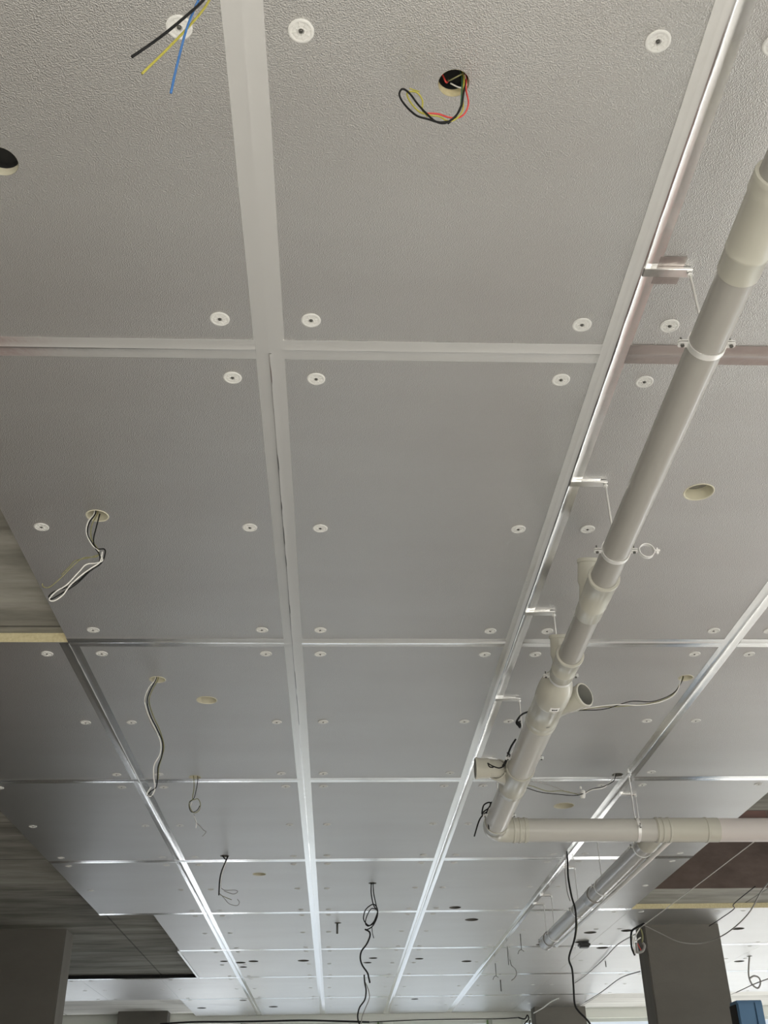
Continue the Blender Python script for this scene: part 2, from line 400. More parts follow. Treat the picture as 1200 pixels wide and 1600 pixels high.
ROWN = {-1: 'top row of the photo', 0: 'second row down', 1: 'third row down', 2: 'fourth row down', 3: 'fifth row down',
        4: 'sixth row down', 5: 'seventh row down', 6: 'eighth row down', 7: 'last row, by the far windows'}
COLN = {-4: 'at the far left beyond the left column', -3: 'right behind the left column', -2: 'left of the leftmost long seam',
        -1: 'left of the central long seam', 0: 'between the two middle long seams', 1: 'over the grey drain pipe', 2: 'right of the drain pipe',
        3: 'around the right-hand column', 4: 'just right of the right-hand column', 5: 'second right of the right-hand column', 6: 'at the far right'}
nw = 0
for (c, r_) in CELLS:
    x0, x1 = HALF.get((c, r_), XC[c]); y0, y1 = RY(r_), RY(r_ + 1)
    if r_ == 7: y1 = 22.0
    gx = 0.0015; dz = random.uniform(-0.0006, 0.0006)
    hs = [h for h in HOLES if x0 < h[0] < x1 and y0 < h[1] < y1]
    lab = 'silver foil-faced panel %s, %s' % (COLN[c], ROWN[r_])
    if (c, r_) in HALF: lab = 'narrow foil-faced panel beside bare concrete, %s' % ROWN[r_]
    if c == 3 and r_ < 2: lab = 'silver foil-faced panel beyond the right frame edge, %s' % ROWN[r_]
    if c == 4 and r_ == 1: lab = 'second silver foil-faced panel beyond the right frame edge, third row down'
    p_ = thing('insulation_panel', lab, 'ceiling panel', ((x0 + x1) / 2, (y0 + y1) / 2, CEIL), 'foil-faced insulation panels on the ceiling')
    tr_ = [(h[0], h[1], min(h[2], h[0] - x0 - .004, x1 - .004 - h[0], h[1] - y0 - .004, y1 - .004 - h[1])) for h in hs]
    bm = bmesh.new(); sheet(bm, x0 + gx, x1 - gx, y0 + gx, y1 - gx, CEIL + 0.001, SLAB - 0.0005, [(a, b, d + .0005) for a, b, d in tr_])
    obj('foam_core', bm, blackm if (r_ == 6 and c < -1) else foam, p_)  # black core paints in the shadow on these left panel edges
    bm = bmesh.new(); sheet(bm, x0 + gx, x1 - gx, y0 + gx, y1 - gx, CEIL, CEIL + 0.001, tr_)
    obj('foil_facing', bm, foil, p_)
    for (hx, hy, rad, sl), tq in zip(hs, tr_):
        rad = tq[2]
        bm = bmesh.new()
        lathe(bm, (hx, hy, CEIL), (0, 0, 1), [(0.054, rad - .0005), (0.0, rad - .0005)] + ([] if hy < 3 else [(-0.0012, rad + 0.002), (-0.0008, rad + 0.0045), (0.0, rad + 0.006)]), 28)
        for v in bm.verts:
            if v.co.z < CEIL: v.co.z -= random.uniform(0, 0.0012)
        obj('hole_sleeve', bm, sleeve_m if sl else foam if hy < 3 else shaded_sleeve, p_, 'auto')
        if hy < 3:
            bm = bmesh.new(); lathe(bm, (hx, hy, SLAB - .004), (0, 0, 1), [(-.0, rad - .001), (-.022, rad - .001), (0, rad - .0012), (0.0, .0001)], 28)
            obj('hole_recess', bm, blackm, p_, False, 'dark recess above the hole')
    ys = [y0 + 0.152, (y0 + y1) / 2 if r_ < 7 else y0 + 1.2, y1 - 0.152]
    for yy in ys:
        for xx in (x0 + 0.150, x1 - 0.150):
            if (c, r_) in HALF and xx < (x0 + x1) / 2: continue
            px_, py_ = xx + random.uniform(-.012, .012), yy + random.uniform(-.006, .006)
            if any((px_ - h[0]) ** 2 + (py_ - h[1]) ** 2 < (h[2] + .04) ** 2 for h in HOLES): continue
            o = bpy.data.objects.new('washer', WASH); COL.objects.link(o); o.parent = p_
            o.location = Vector((px_, py_, CEIL)) - p_.location; o.rotation_euler = (random.uniform(-.02, .02), random.uniform(-.02, .02), random.uniform(0, 6))
            if py_ < 9:
                s_ = bpy.data.objects.new('screw', SCREW); COL.objects.link(s_); s_.parent = o

# ---------------------------------------------------------------- seam tapes
def strip(pts_fn, a0, a1, w, crease, n, seed):
    tilt = crease * 0.45 if crease > 0.004 else 0
    """a strip of tape following a seam; pts_fn(t, s, drop) -> world point; raised wobbling crease along its middle"""
    rnd = random.Random(seed); bm = bmesh.new(); rows = []
    cr_ = 0; off = 0; e0 = e1 = 0
    for i in range(n + 1):
        t = a0 + (a1 - a0) * i / n
        off += rnd.uniform(-1, 1) * w * 0.005; off *= 0.96
        e0 = e0 * .9 + rnd.uniform(-1, 1) * .0004; e1 = e1 * .9 + rnd.uniform(-1, 1) * .0004
        h = crease * (0.75 + 0.5 * rnd.random())
        prof = [(-w / 2 + e0, 0.0011), (-w / 4, 0.0012 + tilt * 0.5 + 0.0003 * rnd.random()), (off - w * .06, 0.0014 + tilt * .85 + crease * .1), (off - w * .035, 0.0014 + tilt + h * .45), (off, 0.0014 + tilt + h),
                (off + w * .018, 0.0014 + tilt + h * .6), (off + w * .06, 0.0014 + tilt * .85 + crease * .05), (w / 4, 0.0012 + tilt * 0.5 + 0.0003 * rnd.random()), (w / 2 + e1, 0.0011)]
        rows.append([bm.verts.new(pts_fn(t, s_, d_)) for s_, d_ in prof])
    for i in range(n):
        for j in range(8): bm.faces.new((rows[i][j], rows[i][j + 1], rows[i + 1][j + 1], rows[i + 1][j]))
    top = [[bm.verts.new(v.co + Vector((0, 0, .0007))) for v in (rw[0], rw[-1])] for rw in rows]
    for i in range(n):
        bm.faces.new((rows[i][0], rows[i + 1][0], top[i + 1][0], top[i][0])); bm.faces.new((rows[i][8], top[i][1], top[i + 1][1], rows[i + 1][8]))
    bmesh.ops.recalc_face_normals(bm, faces=bm.faces)
    return bm
GL = 'long foil tapes along the panel seams'; GC = 'cross foil tapes over the panel seams'
def long_tape(xc, y0, y1, label, crease=0.001, w=0.1, m=tape, seed=1, dx=0, name='foil_tape'):
    n = int((y1 - y0) / 0.05)
    o = obj(name, strip(lambda t, s_, d_: (xc + s_ + dx, t, CEIL - d_), y0, y1, w, crease, n, seed), m, None, 'auto')
    return tag(o, label, 'tape', GL)
def cross_tape(yc, x0, x1, label, crease=0.001, w=0.1, m=tape, seed=1, drop=0.0006):
    n = max(int((x1 - x0) / 0.05), 2)
    o = obj('foil_tape', strip(lambda t, s_, d_: (t, yc + s_, CEIL - d_ - drop), x0, x1, w, crease, n, seed), m, None, 'auto')
    return tag(o, label, 'tape', GC)
long_tape(-1.442, 5.19, 21.9, 'long foil tape slanting down the dark left side, leftmost of the long seams', 0.002, 0.1, tape, 3)
long_tape(-0.242, 0.3, 2.80, 'wide pale tape running up to the top edge left of centre', 0.0006, 0.105, tape, 5)
long_tape(-0.242, 2.80, 21.95, 'near-vertical foil tape with a dark slit, left of centre below the first crossing', 0.0018, 0.1, tape, 6)
long_tape(0.958, 0.3, 2.86, 'creased foil tape at upper right with a bright ridge, above the first crossing', 0.0045, 0.1, tape, 8)
long_tape(0.958, 2.86, 21.95, 'long foil tape beside the grey pipe with a bright ridge', 0.0042, 0.1, tape, 9)
long_tape(2.158, 0.3, 21.95, 'long foil tape slanting in from the right edge behind the drain pipe', 0.0015, 0.1, tape, 10)
RN = ['first', 'second', 'third', 'fourth', 'fifth', 'sixth', 'seventh', 'eighth']
RN = ['highest and widest in the photo', 'second highest, across mid height', 'third highest, level with the pipe branch', 'just under the horizontal pipe',
      'level with the yellow foam edge', 'just under the yellow foam edge', 'second from the far windows', 'nearest the far windows']
for r_ in range(0, 8):
    y = RY(r_); xl = -1.442
    if r_ == 0: xl = -1.46
    if r_ in (2, 3, 4): xl = -2.642
    if r_ in (5,): xl = -2.05
    if r_ in (6,): xl = -5.0
    if r_ == 7: xl = -2.642
    xr = 3.358 if r_ < 5 else (8.1 if r_ < 7 else 4.558)
    cross_tape(y, xl, -0.290, 'cross tape left of the central seam, ' + RN[r_], 0.001, 0.1 if r_ < 2 else 0.085, tape, 20 + r_)
    cross_tape(y, -0.194, 0.910, 'cross tape between the middle seams, ' + RN[r_], 0.003 if r_ == 1 else 0.0008, 0.1, tape, 30 + r_)
    cross_tape(y, 1.006, 2.110, 'cross tape beside the drain pipe, ' + RN[r_], 0.0015, 0.1, dull_reflection_tape if r_ == 0 else tape, 40 + r_)
    cross_tape(y, 2.206, xr, 'cross tape at the right, ' + RN[r_], 0.001, 0.1, dull_reflection_tape if r_ == 0 else tape, 50 + r_)

# exposed metal edge strip of the narrow panels over bare concrete
tag(obj('edge_profile', boxes((-2.085, -2.052, 14.8, 17.2, CEIL - 0.004, SLAB - .001)), zinc), 'bright thin metal edging along the narrow panels at lower left', 'edge strip')

# ================================================================ drain pipes
GP = 'grey plastic drain pipe run'
def axis(y): return Vector((1.108, y, CEIL - 0.306 - 0.0206 * (y - 2.4)))
def pipe_bm(p, q, r_, wall=0.004, n=40, open_ends=False):
    bm = bmesh.new(); p, q = Vector(p), Vector(q); ln = (q - p).length
    if open_ends: lathe(bm, p, q - p, [(0, r_), (ln, r_), (ln, r_ - wall), (0, r_ - wall)], n, True)
    else:
        rs = lathe(bm, p, q - p, [(0, r_ * .9), (0.0, r_), (ln, r_), (ln, r_ * .9)], n)
    return bm
def run(ys, prof, n=40, ax=axis):
    """lathe along the main run, prof = [(y, radius)]"""
    bm = bmesh.new(); p0 = ax(prof[0][0]); p1 = ax(prof[-1][0])
    lathe(bm, p0, p1 - p0, [((ax(y) - p0).length, r_) for y, r_ in prof], n); return bm

mp = thing('drain_pipe', 'long grey drain pipe hung under the ceiling, running from the right edge to the elbow', 'pipe', axis(1.0), None)
obj('pipe_section', run(0, [(0.2, .053), (0.2, .055), (1.83, .055)]), pipe_g, mp, 'auto', 'dark grey pipe section entering the socket at the right edge')
obj('coupling', run(0, [(1.742, .0555), (1.742, .0655), (1.748, .067), (1.758, .067), (1.764, .0655), (1.785, .0668), (1.80, .0668), (1.812, .0635), (1.97, .0625), (1.985, .0615),
                        (1.988, .0625), (2.0, .0625), (2.003, .0605), (2.075, .0600), (2.08, .0585), (2.08, .055)]), fit_m, mp, 'auto', 'cream-grey push-fit coupling')
obj('pipe_section', run(0, [(2.05, .055), (3.86, .055)]), pipe_g, mp, 'auto')
def yfit(y0, y1, r_):
    d = y1 - y0
    return [(y0, .0555), (y0, r_ + .004), (y0 + .008, r_ + .0055), (y0 + .018, r_ + .004), (y0 + .022, r_ + .001), (y0 + d * .40, r_), (y0 + d * .62, r_ - .003), (y0 + d * .66, r_ - .001), (y0 + d * .70, r_ - .001),
            (y0 + d * .73, r_ - .0035), (y1 - .004, r_ - .0035), (y1, r_ - .006), (y1, .0545)]
obj('branch_fitting', run(0, yfit(3.80, 4.13, .0625)), fit_m, mp, 'auto', 'cream-grey branch fitting')
def branch(p, q, r_, parent, m=fit_m, bell=0.10):
    bm = bmesh.new(); p, q = Vector(p), Vector(q); ln = (q - p).length
    lathe(bm, p, q - p, [(0, r_), (ln - bell - .02, r_), (ln - bell, r_ + .008), (ln - .02, r_ + .008), (ln - .016, r_ + .012), (ln - .003, r_ + .012), (ln, r_ + .009), (ln, r_ + .003),
                         (ln - .02, r_ + .002), (ln - bell, r_), (ln - bell - .005, r_ - .004), (0, r_ - .006)], 36)
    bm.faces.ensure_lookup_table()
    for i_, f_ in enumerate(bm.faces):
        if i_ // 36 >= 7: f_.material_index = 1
    return obj('branch_socket', bm, [m, dark_in], parent, 'auto')
a = axis(4.10); br = branch(a, a + Vector((0.012, -0.075, 0.215)), .046, mp)
obj('pipe_section', run(0, [(4.10, .055), (4.60, .055)]), pipe_g, mp, 'auto')
obj('branch_fitting', run(0, yfit(4.55, 4.79, .0625)), fit_m, mp, 'auto', 'second cream-grey branch fitting')
a = axis(4.76); branch(a, a + Vector((0.0, -0.06, 0.175)), .046, mp)
obj('pipe_section', run(0, [(4.77, .055), (4.93, .055)]), pipe_g, mp, 'auto')
obj('reducer', run(0, [(4.80, .055), (4.83, .056), (4.86, .066), (4.89, .077), (4.93, .0845), (4.97, .0875), (5.06, .0875), (5.085, .086), (5.09, .083), (5.30, .083), (5.32, .0855), (5.335, .0855), (5.345, .0835),
                       (5.375, .0835), (5.385, .0855), (5.40, .0855), (5.41, .081)]), fit_m, mp, 'auto', 'pale reducer swelling to the wider pipe')
lb = thing
# right-hand open branch socket on the reducer
a = axis(5.28); b_ = branch(a, a + Vector((0.175, -0.225, 0.015)), .053, mp)
obj('pipe_section', run(0, [(5.40, .080), (6.20, .080)]), pipe_l, mp, 'auto', 'wider light grey pipe section')
obj('branch_fitting', run(0, [(6.13, .0805), (6.13, .0875), (6.14, .089), (6.152, .0875), (6.158, .085), (6.46, .0845), (6.475, .0865), (6.49, .0865), (6.50, .0845), (6.54, .084), (6.545, .0805)]),
    fit_m, mp, 'auto', 'wide cream-grey branch fitting')
a = axis(6.42); q1 = a + Vector((-0.125, -0.175, 0.03))
b_ = branch(a, q1, .055, mp, bell=.07)
q2 = q1 + Vector((-0.005, .03, 0.0))
bm = bmesh.new(); tube(bm, [q1 + Vector((.02, .03, 0)), q1, q1 + Vector((-.035, -.018, 0)), q1 + Vector((-.075, -.022, 0))], .054, 36, 6, False)
lathe(bm, q1 + Vector((-.05, -.022, 0)), Vector((-1, 0, 0)), [(0, .055), (.012, .062), (.070, .062), (.074, .065), (.088, .065), (.09, .063), (.09, .057), (.03, .055)], 36)
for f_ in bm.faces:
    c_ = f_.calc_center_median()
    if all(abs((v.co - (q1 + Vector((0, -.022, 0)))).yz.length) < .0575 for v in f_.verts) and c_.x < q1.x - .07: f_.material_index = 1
obj('elbow_socket', bm, [fit_m, dark_in], b_, 'auto', 'short elbow socket opening to the left')
obj('pipe_section', run(0, [(6.53, .080), (7.37, .080)]), pipe_l, mp, 'auto')
# corner elbow
C0 = axis(7.45)
zc = C0.z
bm = bmesh.new(); path = []
R_ = 0.11
ang = [i / 14 * math.pi / 2 for i in range(15)]
path = [C0 + Vector((0, -.13, 0.0)), C0 + Vector((0, -R_, 0))] + [C0 + Vector((R_ - R_ * math.cos(t), -R_ + R_ * math.sin(t), 0)) for t in ang[1:]] + [C0 + Vector((.13, 0, 0))]
tube(bm, path, .083, 40, 0, False)
obj('elbow', bm, fit_m, mp, 'auto', 'curved elbow turning the pipe right')
obj('elbow_collar', run(0, [(7.24, .081), (7.24, .0865), (7.262, .0865), (7.266, .084), (7.33, .084), (7.334, .083)]), fit_m, mp, 'auto')
# sticker and printed marks on the reducer
def on_main(y, ang_deg, r_): 
    a_ = math.radians(ang_deg); return axis(y) + Vector((math.sin(a_) * r_, 0, -math.cos(a_) * r_))
def patch(y0, y1, a0, a1, r_, r2=None):
    bm = bmesh.new(); n = 8; rows = []
    for i in range(n + 1):
        a_ = a0 + (a1 - a0) * i / n
        rows.append((bm.verts.new(on_main(y0, a_, r_)), bm.verts.new(on_main(y1, a_, r2 or r_))))
    for i in range(n): bm.faces.new((rows[i][0], rows[i + 1][0], rows[i + 1][1], rows[i][1]))
    return bm
st = obj('label_sticker', patch(5.0, 5.05, -16, 16, .0881), paper, mp, True, 'white sticker with dark print')
bm = patch(5.017, 5.035, -9, -4.5, .0886)
for (p0, p1) in ((-3.5, -0.5), (0.5, 3.5), (4.5, 9)):
    b2_ = patch(5.017, 5.035, p0, p1, .0886); me = bpy.data.meshes.new('t'); b2_.to_mesh(me); b2_.free(); bm.from_mesh(me); bpy.data.meshes.remove(me)
obj('printed_mark', bm, ink, st)
bm = patch(5.268, 5.280, 0, 12, .0845)
obj('printed_mark', bm, dark_in, mp)

# cross pipe
cpz = zc
AX = lambda x: Vector((x, 7.45 + 0.02 * (x - 1.108), cpz + 0.001))
cpipe = thing('drain_pipe', 'horizontal light grey drain pipe crossing the lower right of the photo', 'pipe', AX(1.3), None)
def xrun(prof, n=40):
    bm = bmesh.new(); p0 = AX(prof[0][0]); lathe(bm, p0, AX(prof[-1][0]) - p0, [((x - prof[0][0]), r_) for x, r_ in prof], n); return bm
def ringed(x0, x1, r_, rings):
    pr = [(x0, .0805), (x0, r_)]
    for rx in rings: pr += [(rx, r_), (rx + .003, r_ + .0045), (rx + .014, r_ + .0045), (rx + .017, r_)]
    pr += [(x1, r_), (x1, .0805)]; return pr
obj('coupling', xrun(ringed(1.235, 1.355, .0845, (1.245, 1.285, 1.325))), fit_m, cpipe, 'auto', 'ribbed collar next to the elbow')
obj('pipe_section', xrun([(1.34, .080), (2.30, .080)]), pipe_l, cpipe, 'auto', 'light grey pipe section')
obj('coupling', xrun(ringed(2.275, 2.735, .085, (2.28, 2.315, 2.365, 2.64))), fit_m, cpipe, 'auto', 'long ribbed coupling')
obj('pipe_section', xrun([(2.72, .082), (6.5, .082)]), pipe_p, cpipe, 'auto', 'pale pinkish grey pipe section')
# rear grey pipe
gz = cpz + 0.0
GX = lambda y: Vector((2.315 - 0.004 * (y - 7.5), y, gz + 0.004 * (y - 7.5)))
gp = thing('drain_pipe', 'darker grey pipe running away from the horizontal pipe towards the far windows', 'pipe', GX(7.5), None)
def grun(prof, n=36):
    bm = bmesh.new(); p0 = GX(prof[0][0]); lathe(bm, p0, GX(prof[-1][0]) - p0, [((GX(y) - p0).length, r_) for y, r_ in prof], n); return bm
obj('branch_fitting', grun([(7.50, .060), (7.62, .074), (7.80, .076), (7.81, .079), (7.83, .079), (7.84, .074)]), fit_m, gp, 'auto')
obj('pipe_section', grun([(7.78, .072), (12.08, .072), (12.085, .068), (12.0, .066)]), pipe_g, gp, 'auto')
obj('coupling', grun([(9.62, .073), (9.62, .079), (9.64, .080), (9.66, .076), (9.80, .076), (9.805, .0725)]), pipe_g, gp, 'auto')
obj('coupling', grun([(11.86, .073), (11.86, .079), (11.88, .080), (11.90, .077), (12.10, .077), (12.12, .079), (12.12, .073)]), pipe_g, gp, 'auto')
tag(obj('small_pipe', (lambda b: (tube(b, [GX(7.6) + Vector((.13, 0, -.02)), GX(12.2) + Vector((.13, 0, -.02))], .016, 16, 0), b)[1])(bmesh.new()), clampm, None, True),
    'thin bright tube running alongside the darker grey rear pipe', 'pipe')

# ---------------------------------------------------------------- hangers
def band(bm, c, d, r_, w=0.022, t=0.003, n=40):
    d = Vector(d).normalized()
    lathe(bm, Vector(c) - d * w / 2, d, [(0, r_), (0, r_ + t), (w, r_ + t), (w, r_)], n, True)
def hanger(c, d, r_, label, anchor_dx=-0.15, rod=True, group='threaded rod pipe hangers', ear=True, mplate=dull_reflection_tape, rz=CEIL, patchw=0.12, dyrod=0, half=False):
    c = Vector(c); d = Vector(d).normalized(); side = d.cross(Vector((0, 0, 1))).normalized()
    t = thing('pipe_hanger', label, 'pipe hanger', (c.x, c.y, CEIL), group)
    bm = bmesh.new(); band(bm, c, d, r_ + 0.0005)
    if half: bmesh.ops.delete(bm, geom=[v for v in bm.verts if v.co.z < c.z - .012], context='VERTS')
    obj('pipe_clamp', bm, clampm, t, 'auto')
    for s_ in (-1, 1):
        e = c + side * s_ * (r_ + 0.003)
        bm = bmesh.new()
        # two ear plates with a bolt through them
        for k_, zz in ((0, .004), (1, -.0045)):
            pts = [e + side * s_ * u + d * v for u, v in ((0, -.011), (.026, -.011), (.030, -.006), (.030, .006), (.026, .011), (0, .011))]
            lo = [bm.verts.new(p_ + Vector((0, 0, zz))) for p_ in pts]; hi = [bm.verts.new(p_ + Vector((0, 0, zz + .003))) for p_ in pts]
            bm.faces.new(lo); bm.faces.new(list(reversed(hi)))
            for i in range(6): bm.faces.new((lo[i], hi[i], hi[(i + 1) % 6], lo[(i + 1) % 6]))
        bmesh.ops.recalc_face_normals(bm, faces=bm.faces)
        eo = obj('clamp_ear', bm, clampm, t)
        bm = bmesh.new(); q = e + side * s_ * .017
        lathe(bm, q + Vector((0, 0, -.010)), (0, 0, 1), [(0, .0001), (0, .006), (.005, .006), (.005, .0032), (.034, .0032), (.034, .0001)], 10)
        obj('bolt', bm, screw_m, eo)
    if rod:
        bm = bmesh.new(); lathe(bm, (c.x, c.y + dyrod, c.z + r_), (0, 0, 1), [(0, .0001), (0, .0075), (.018, .0075), (.018, .0045), (CEIL - .012 - c.z - r_, .0045), (CEIL - .012 - c.z - r_, .0001)], 12)
        obj('threaded_rod', bm, zinc, t, 'auto')
        # taped channel on the ceiling that carries the rod
        x0, x1 = sorted((c.x + anchor_dx, c.x + .012)); yy = c.y + dyrod
        bm = boxes((x0, x1 - .006, yy - .018, yy + .018, CEIL - .014, CEIL - .0016)); bmesh.ops.bevel(bm, geom=bm.edges[:], offset=.002, segments=1, affect='EDGES')
        obj('channel', bm, tape, t)
        bm = boxes((x0 + .005, x1 - .035, yy - patchw / 2, yy + patchw / 2, CEIL - .0015, CEIL - .0008))
        obj('tape_patch', bm, mplate, t)
        bm = bmesh.new(); lathe(bm, (c.x, yy, CEIL - .026), (0, 0, 1), [(0, .0001), (0, .0095), (.009, .0095), (.009, .0001)], 6); obj('nut', bm, clampm, t)
    return t
D0 = axis(5) - axis(4)
hanger(axis(2.373), D0, .055, 'bright steel hanger clamp highest on the grey pipe, by the first cross tape')
hanger(axis(3.59), D0, .055, 'steel hanger clamp around the grey pipe with a spare ring beside it', patchw=.05, mplate=tape)
hanger(axis(4.80), D0, .055, 'steel hanger clamp between the small branch and the reducer', patchw=.05, mplate=tape)
hanger(axis(5.98), D0, .0805, 'hanger rod above the wide pipe with a knot of black wire', patchw=.05, mplate=tape, half=True)
hanger(axis(7.10), D0, .0805, 'short hanger rod just above the pipe elbow', patchw=.04, mplate=tape, anchor_dx=-.1, half=True)
hanger(AX(2.145), (1, .02, 0), .0805, 'hanger with long rod and white clamp on the horizontal pipe', patchw=.06, mplate=tape, anchor_dx=.02)
for y, lab in ((7.96, 'rear pipe hanger just behind the horizontal pipe'), (9.32, 'rear pipe hanger at the middle of the darker grey pipe'),
               (10.33, 'rear pipe hanger beside the hanging black cable'), (11.58, 'rear pipe hanger near the open end of the darker pipe'), (12.03, 'last rod hanger at the end of the darker grey pipe')):
    hanger(GX(y), (0, 1, 0), .0725, lab, anchor_dx=-.12, patchw=.05, mplate=tape)
# spare empty ring clamp beside the second hanger
c = axis(3.59) + Vector((.125, 0, 0.0)); bm = bmesh.new()
lathe(bm, c + Vector((0, -.009, 0)), (0, 1, 0), [(0, .029), (0, .0315), (.018, .0315), (.018, .029)], 28, True)
for s_ in (1,): box(bm, c.x + .030, c.x + .052, c.y - .009, c.y + .009, c.z - .004, c.z + .004)
box(bm, c.x + .040, c.x + .046, c.y - .004, c.y + .004, c.z - .014, c.z + .014)
tag(obj('ring_clamp', bm, clampm), 'small empty steel ring clamp sticking out right of the grey pipe', 'pipe clamp')
# standalone rods near the far right of the pipe
def rod_thing(px, py0, py1, label, y=None, hook=False, r_=.005):
    q = at(px, py0); y = y or q.y
    b_ = atY(px + (py1 - py0) * (px - 546) / (py0 + 2085), py1, y)
    bm = bmesh.new(); tube(bm, [Vector((b_.x, y, CEIL - .001)), Vector((b_.x, y, b_.z))], r_, 8, 0)
    if hook: tube(bm, [Vector((b_.x + .03, y, b_.z - .02)), Vector((b_.x, y, b_.z)), Vector((b_.x - .03, y, b_.z - .01)), Vector((b_.x - .05, y, b_.z - .05))], r_ * .8, 8, 4)
    return tag(obj('hanging_rod', bm, screw_m, None, True), label, 'rod', 'thin rods hanging from the far ceiling')
rod_thing(813, 1459, 1484, 'short dark rod with a curled end, highest of the loose rods at lower right', None, True)
rod_thing(793, 1481, 1508, 'short rod with a bent wire end, middle of the loose hanging rods')
rod_thing(774, 1505, 1525, 'short straight rod, leftmost of the loose hanging rods', None, True)
rod_thing(782, 1531, 1549, 'thicker slanting rod, lowest of the loose hanging rods', None, False, .009)
rod_thing(527, 1443, 1459, 'short dark stub hanging left of the central cable', None, False, .012)
rod_thing(946, 1502, 1511, 'tiny dark rod hanging left of the right-hand column', None, False, .008)

# ================================================================ wires
def wire_bundle(name, label, cat, origin, wires, group=None):
    t = thing(name, label, cat, origin, group)
    for colr, r_, pts in wires:
        bm = bmesh.new(); tube(bm, pts, r_, 8, 6); obj('wire', bm, wm[colr], t, True, colr.replace('olive', 'dull olive').replace('yellow', 'yellow-green') + ' wire')
    return t
def PL(y, *pts, jit=0.0, dy=0.0):
    out = []; n = len(pts)
    for i, (px, py) in enumerate(pts): out.append(atY(px, py, y + dy * i / max(n - 1, 1)))
    return out
# 1 wires entering at the top edge
y = 1.32
wire_bundle('wire_bundle', 'black, yellow and blue wires dangling from the top edge of the photo', 'wires', atY(318, -60, y), [
    ('black', .0031, PL(y, (345, -85), (336, -40), (322, -5), (285, 30), (245, 62), (206, 89))),
    ('yellow', .0026, PL(y + .02, (348, -85), (342, -40), (326, 2), (300, 36), (262, 76), (222, 115))),
    ('blue', .0027, PL(y + .01, (341, -85), (328, -40), (310, 0), (292, 44), (277, 100), (267, 145)))])
# 2 loops from the open hole near the top
y = hA.y; Z = .0016
wire_bundle('wire_bundle', 'black, red and yellow wires looping out of the round hole near the top', 'wires', hA, [
    ('black', .0027, [hA + Vector((.028, .005, .05)), hA + Vector((.030, .002, .01))] + PL(y - .01, (724, 148), (721, 165), (713, 180), (697, 192), (681, 190), (667, 178), (653, 163), (640, 146), (629, 139), (624, 148), (632, 163), (650, 180), (668, 186), (686, 191), (700, 190))),
    ('black', .0027, [hA + Vector((.020, .012, .05)), hA + Vector((.026, .010, .01))] + PL(y, (722, 140), (722, 160), (712, 182), (700, 193))),
    ('red', .0023, [hA + Vector((.034, 0, .05)), hA + Vector((.033, 0, .01))] + PL(y + .005, (728, 140), (732, 160), (727, 176), (716, 184), (700, 183), (684, 178), (662, 177))),
    ('yellow', .0022, [hA + Vector((.024, -.004, .05)), hA + Vector((.027, -.004, .01))] + PL(y - .005, (723, 150), (723, 172), (712, 186), (700, 189), (686, 182), (672, 180), (656, 175), (643, 162), (636, 148), (640, 143), (652, 145), (660, 157), (660, 172), (668, 182))),
    ('yellow', .0016, PL(y, (640, 138), (648, 141), (656, 143))),
    ('white', .0020, [hA + Vector((-.005, .022, .03)), hA + Vector((.018, .018, .008)), hA + Vector((.034, .006, .0)), hA + Vector((.030, -.004, .03))]),
    ('green', .0020, [hA + Vector((.018, -.004, .05)), hA + Vector((.022, -.004, .01))] + PL(y - .008, (721, 150), (720, 166))),
    ('red', .0023, [hA + Vector((-.03, .0, .045)), hA + Vector((-.018, .012, .02)), hA + Vector((-.010, .02, .04))]),
    ('olive', .0018, [hA + Vector((-.012, .02, .04)), hA + Vector((-.010, -.004, .006)), hA + Vector((.012, -.02, .004)), hA + Vector((.028, -.01, .03))])])
# 3 white and black loop, left
y = hC.y
wire_bundle('wire_bundle', 'white and black wires folded into a long loop hanging at the left', 'wires', hC, [
    ('white', 0.0030, [hC + Vector((-.018, 0, .04))] + PL(y, (147, 803), (138, 815), (135, 832), (143, 850), (155, 862))),
    ('black', 0.0030, [hC + Vector((-.012, 0, .04))] + PL(y, (149, 803), (139, 818), (137, 836), (148, 855), (155, 866), (155, 878), (140, 890), (125, 905), (108, 916), (86, 924), (77, 931), (80, 936), (95, 928), (120, 912), (140, 893), (158, 880), (164, 866), (163, 858), (152, 857), (146, 845), (151, 822), (156, 803))),
    ('olive', 0.0025, [hC + Vector((-.004, 0, .04))] + PL(y, (152, 803), (143, 822), (143, 842), (154, 860), (151, 870), (130, 872), (112, 886), (96, 902), (78, 917), (68, 917), (66, 912))),
    ('white', 0.0028, PL(y - .01, (158, 868), (160, 876), (150, 880), (135, 882), (122, 895), (104, 914), (88, 924), (77, 936), (84, 939), (98, 930), (110, 914), (128, 898), (142, 888), (156, 878), (160, 862))),
    ('olive', 0.0022, PL(y + .01, (153, 867), (138, 872), (118, 876), (108, 886), (96, 898)))])
# 4 long bundle
y = hD.y
wire_bundle('wire_bundle', 'long wavy bundle of wires hanging from the sleeved hole at left', 'wires', hD, [
    ('white', 0.0032, [hD + Vector((-.02, 0, .04))] + PL(y, (243, 1061), (232, 1076), (226, 1095), (232, 1117), (243, 1140), (251, 1160), (250, 1178), (241, 1195), (240, 1212), (242, 1232), (236, 1244), (230, 1240), (236, 1230))),
    ('black', 0.0032, [hD + Vector((-.012, 0, .04))] + PL(y, (244, 1061), (235, 1078), (230, 1096), (235, 1118), (246, 1140), (254, 1160), (253, 1180), (247, 1198), (246, 1215), (244, 1230), (236, 1236), (231, 1243), (238, 1243))),
    ('olive', 0.0030, [hD + Vector((-.006, 0, .04))] + PL(y + .01, (247, 1061), (238, 1078), (233, 1096), (240, 1120), (250, 1142), (256, 1165), (253, 1182), (248, 1200), (247, 1218))),
    ('grey', 0.0028, PL(y, (236, 1070), (228, 1088), (227, 1105), (236, 1130), (248, 1150)))])
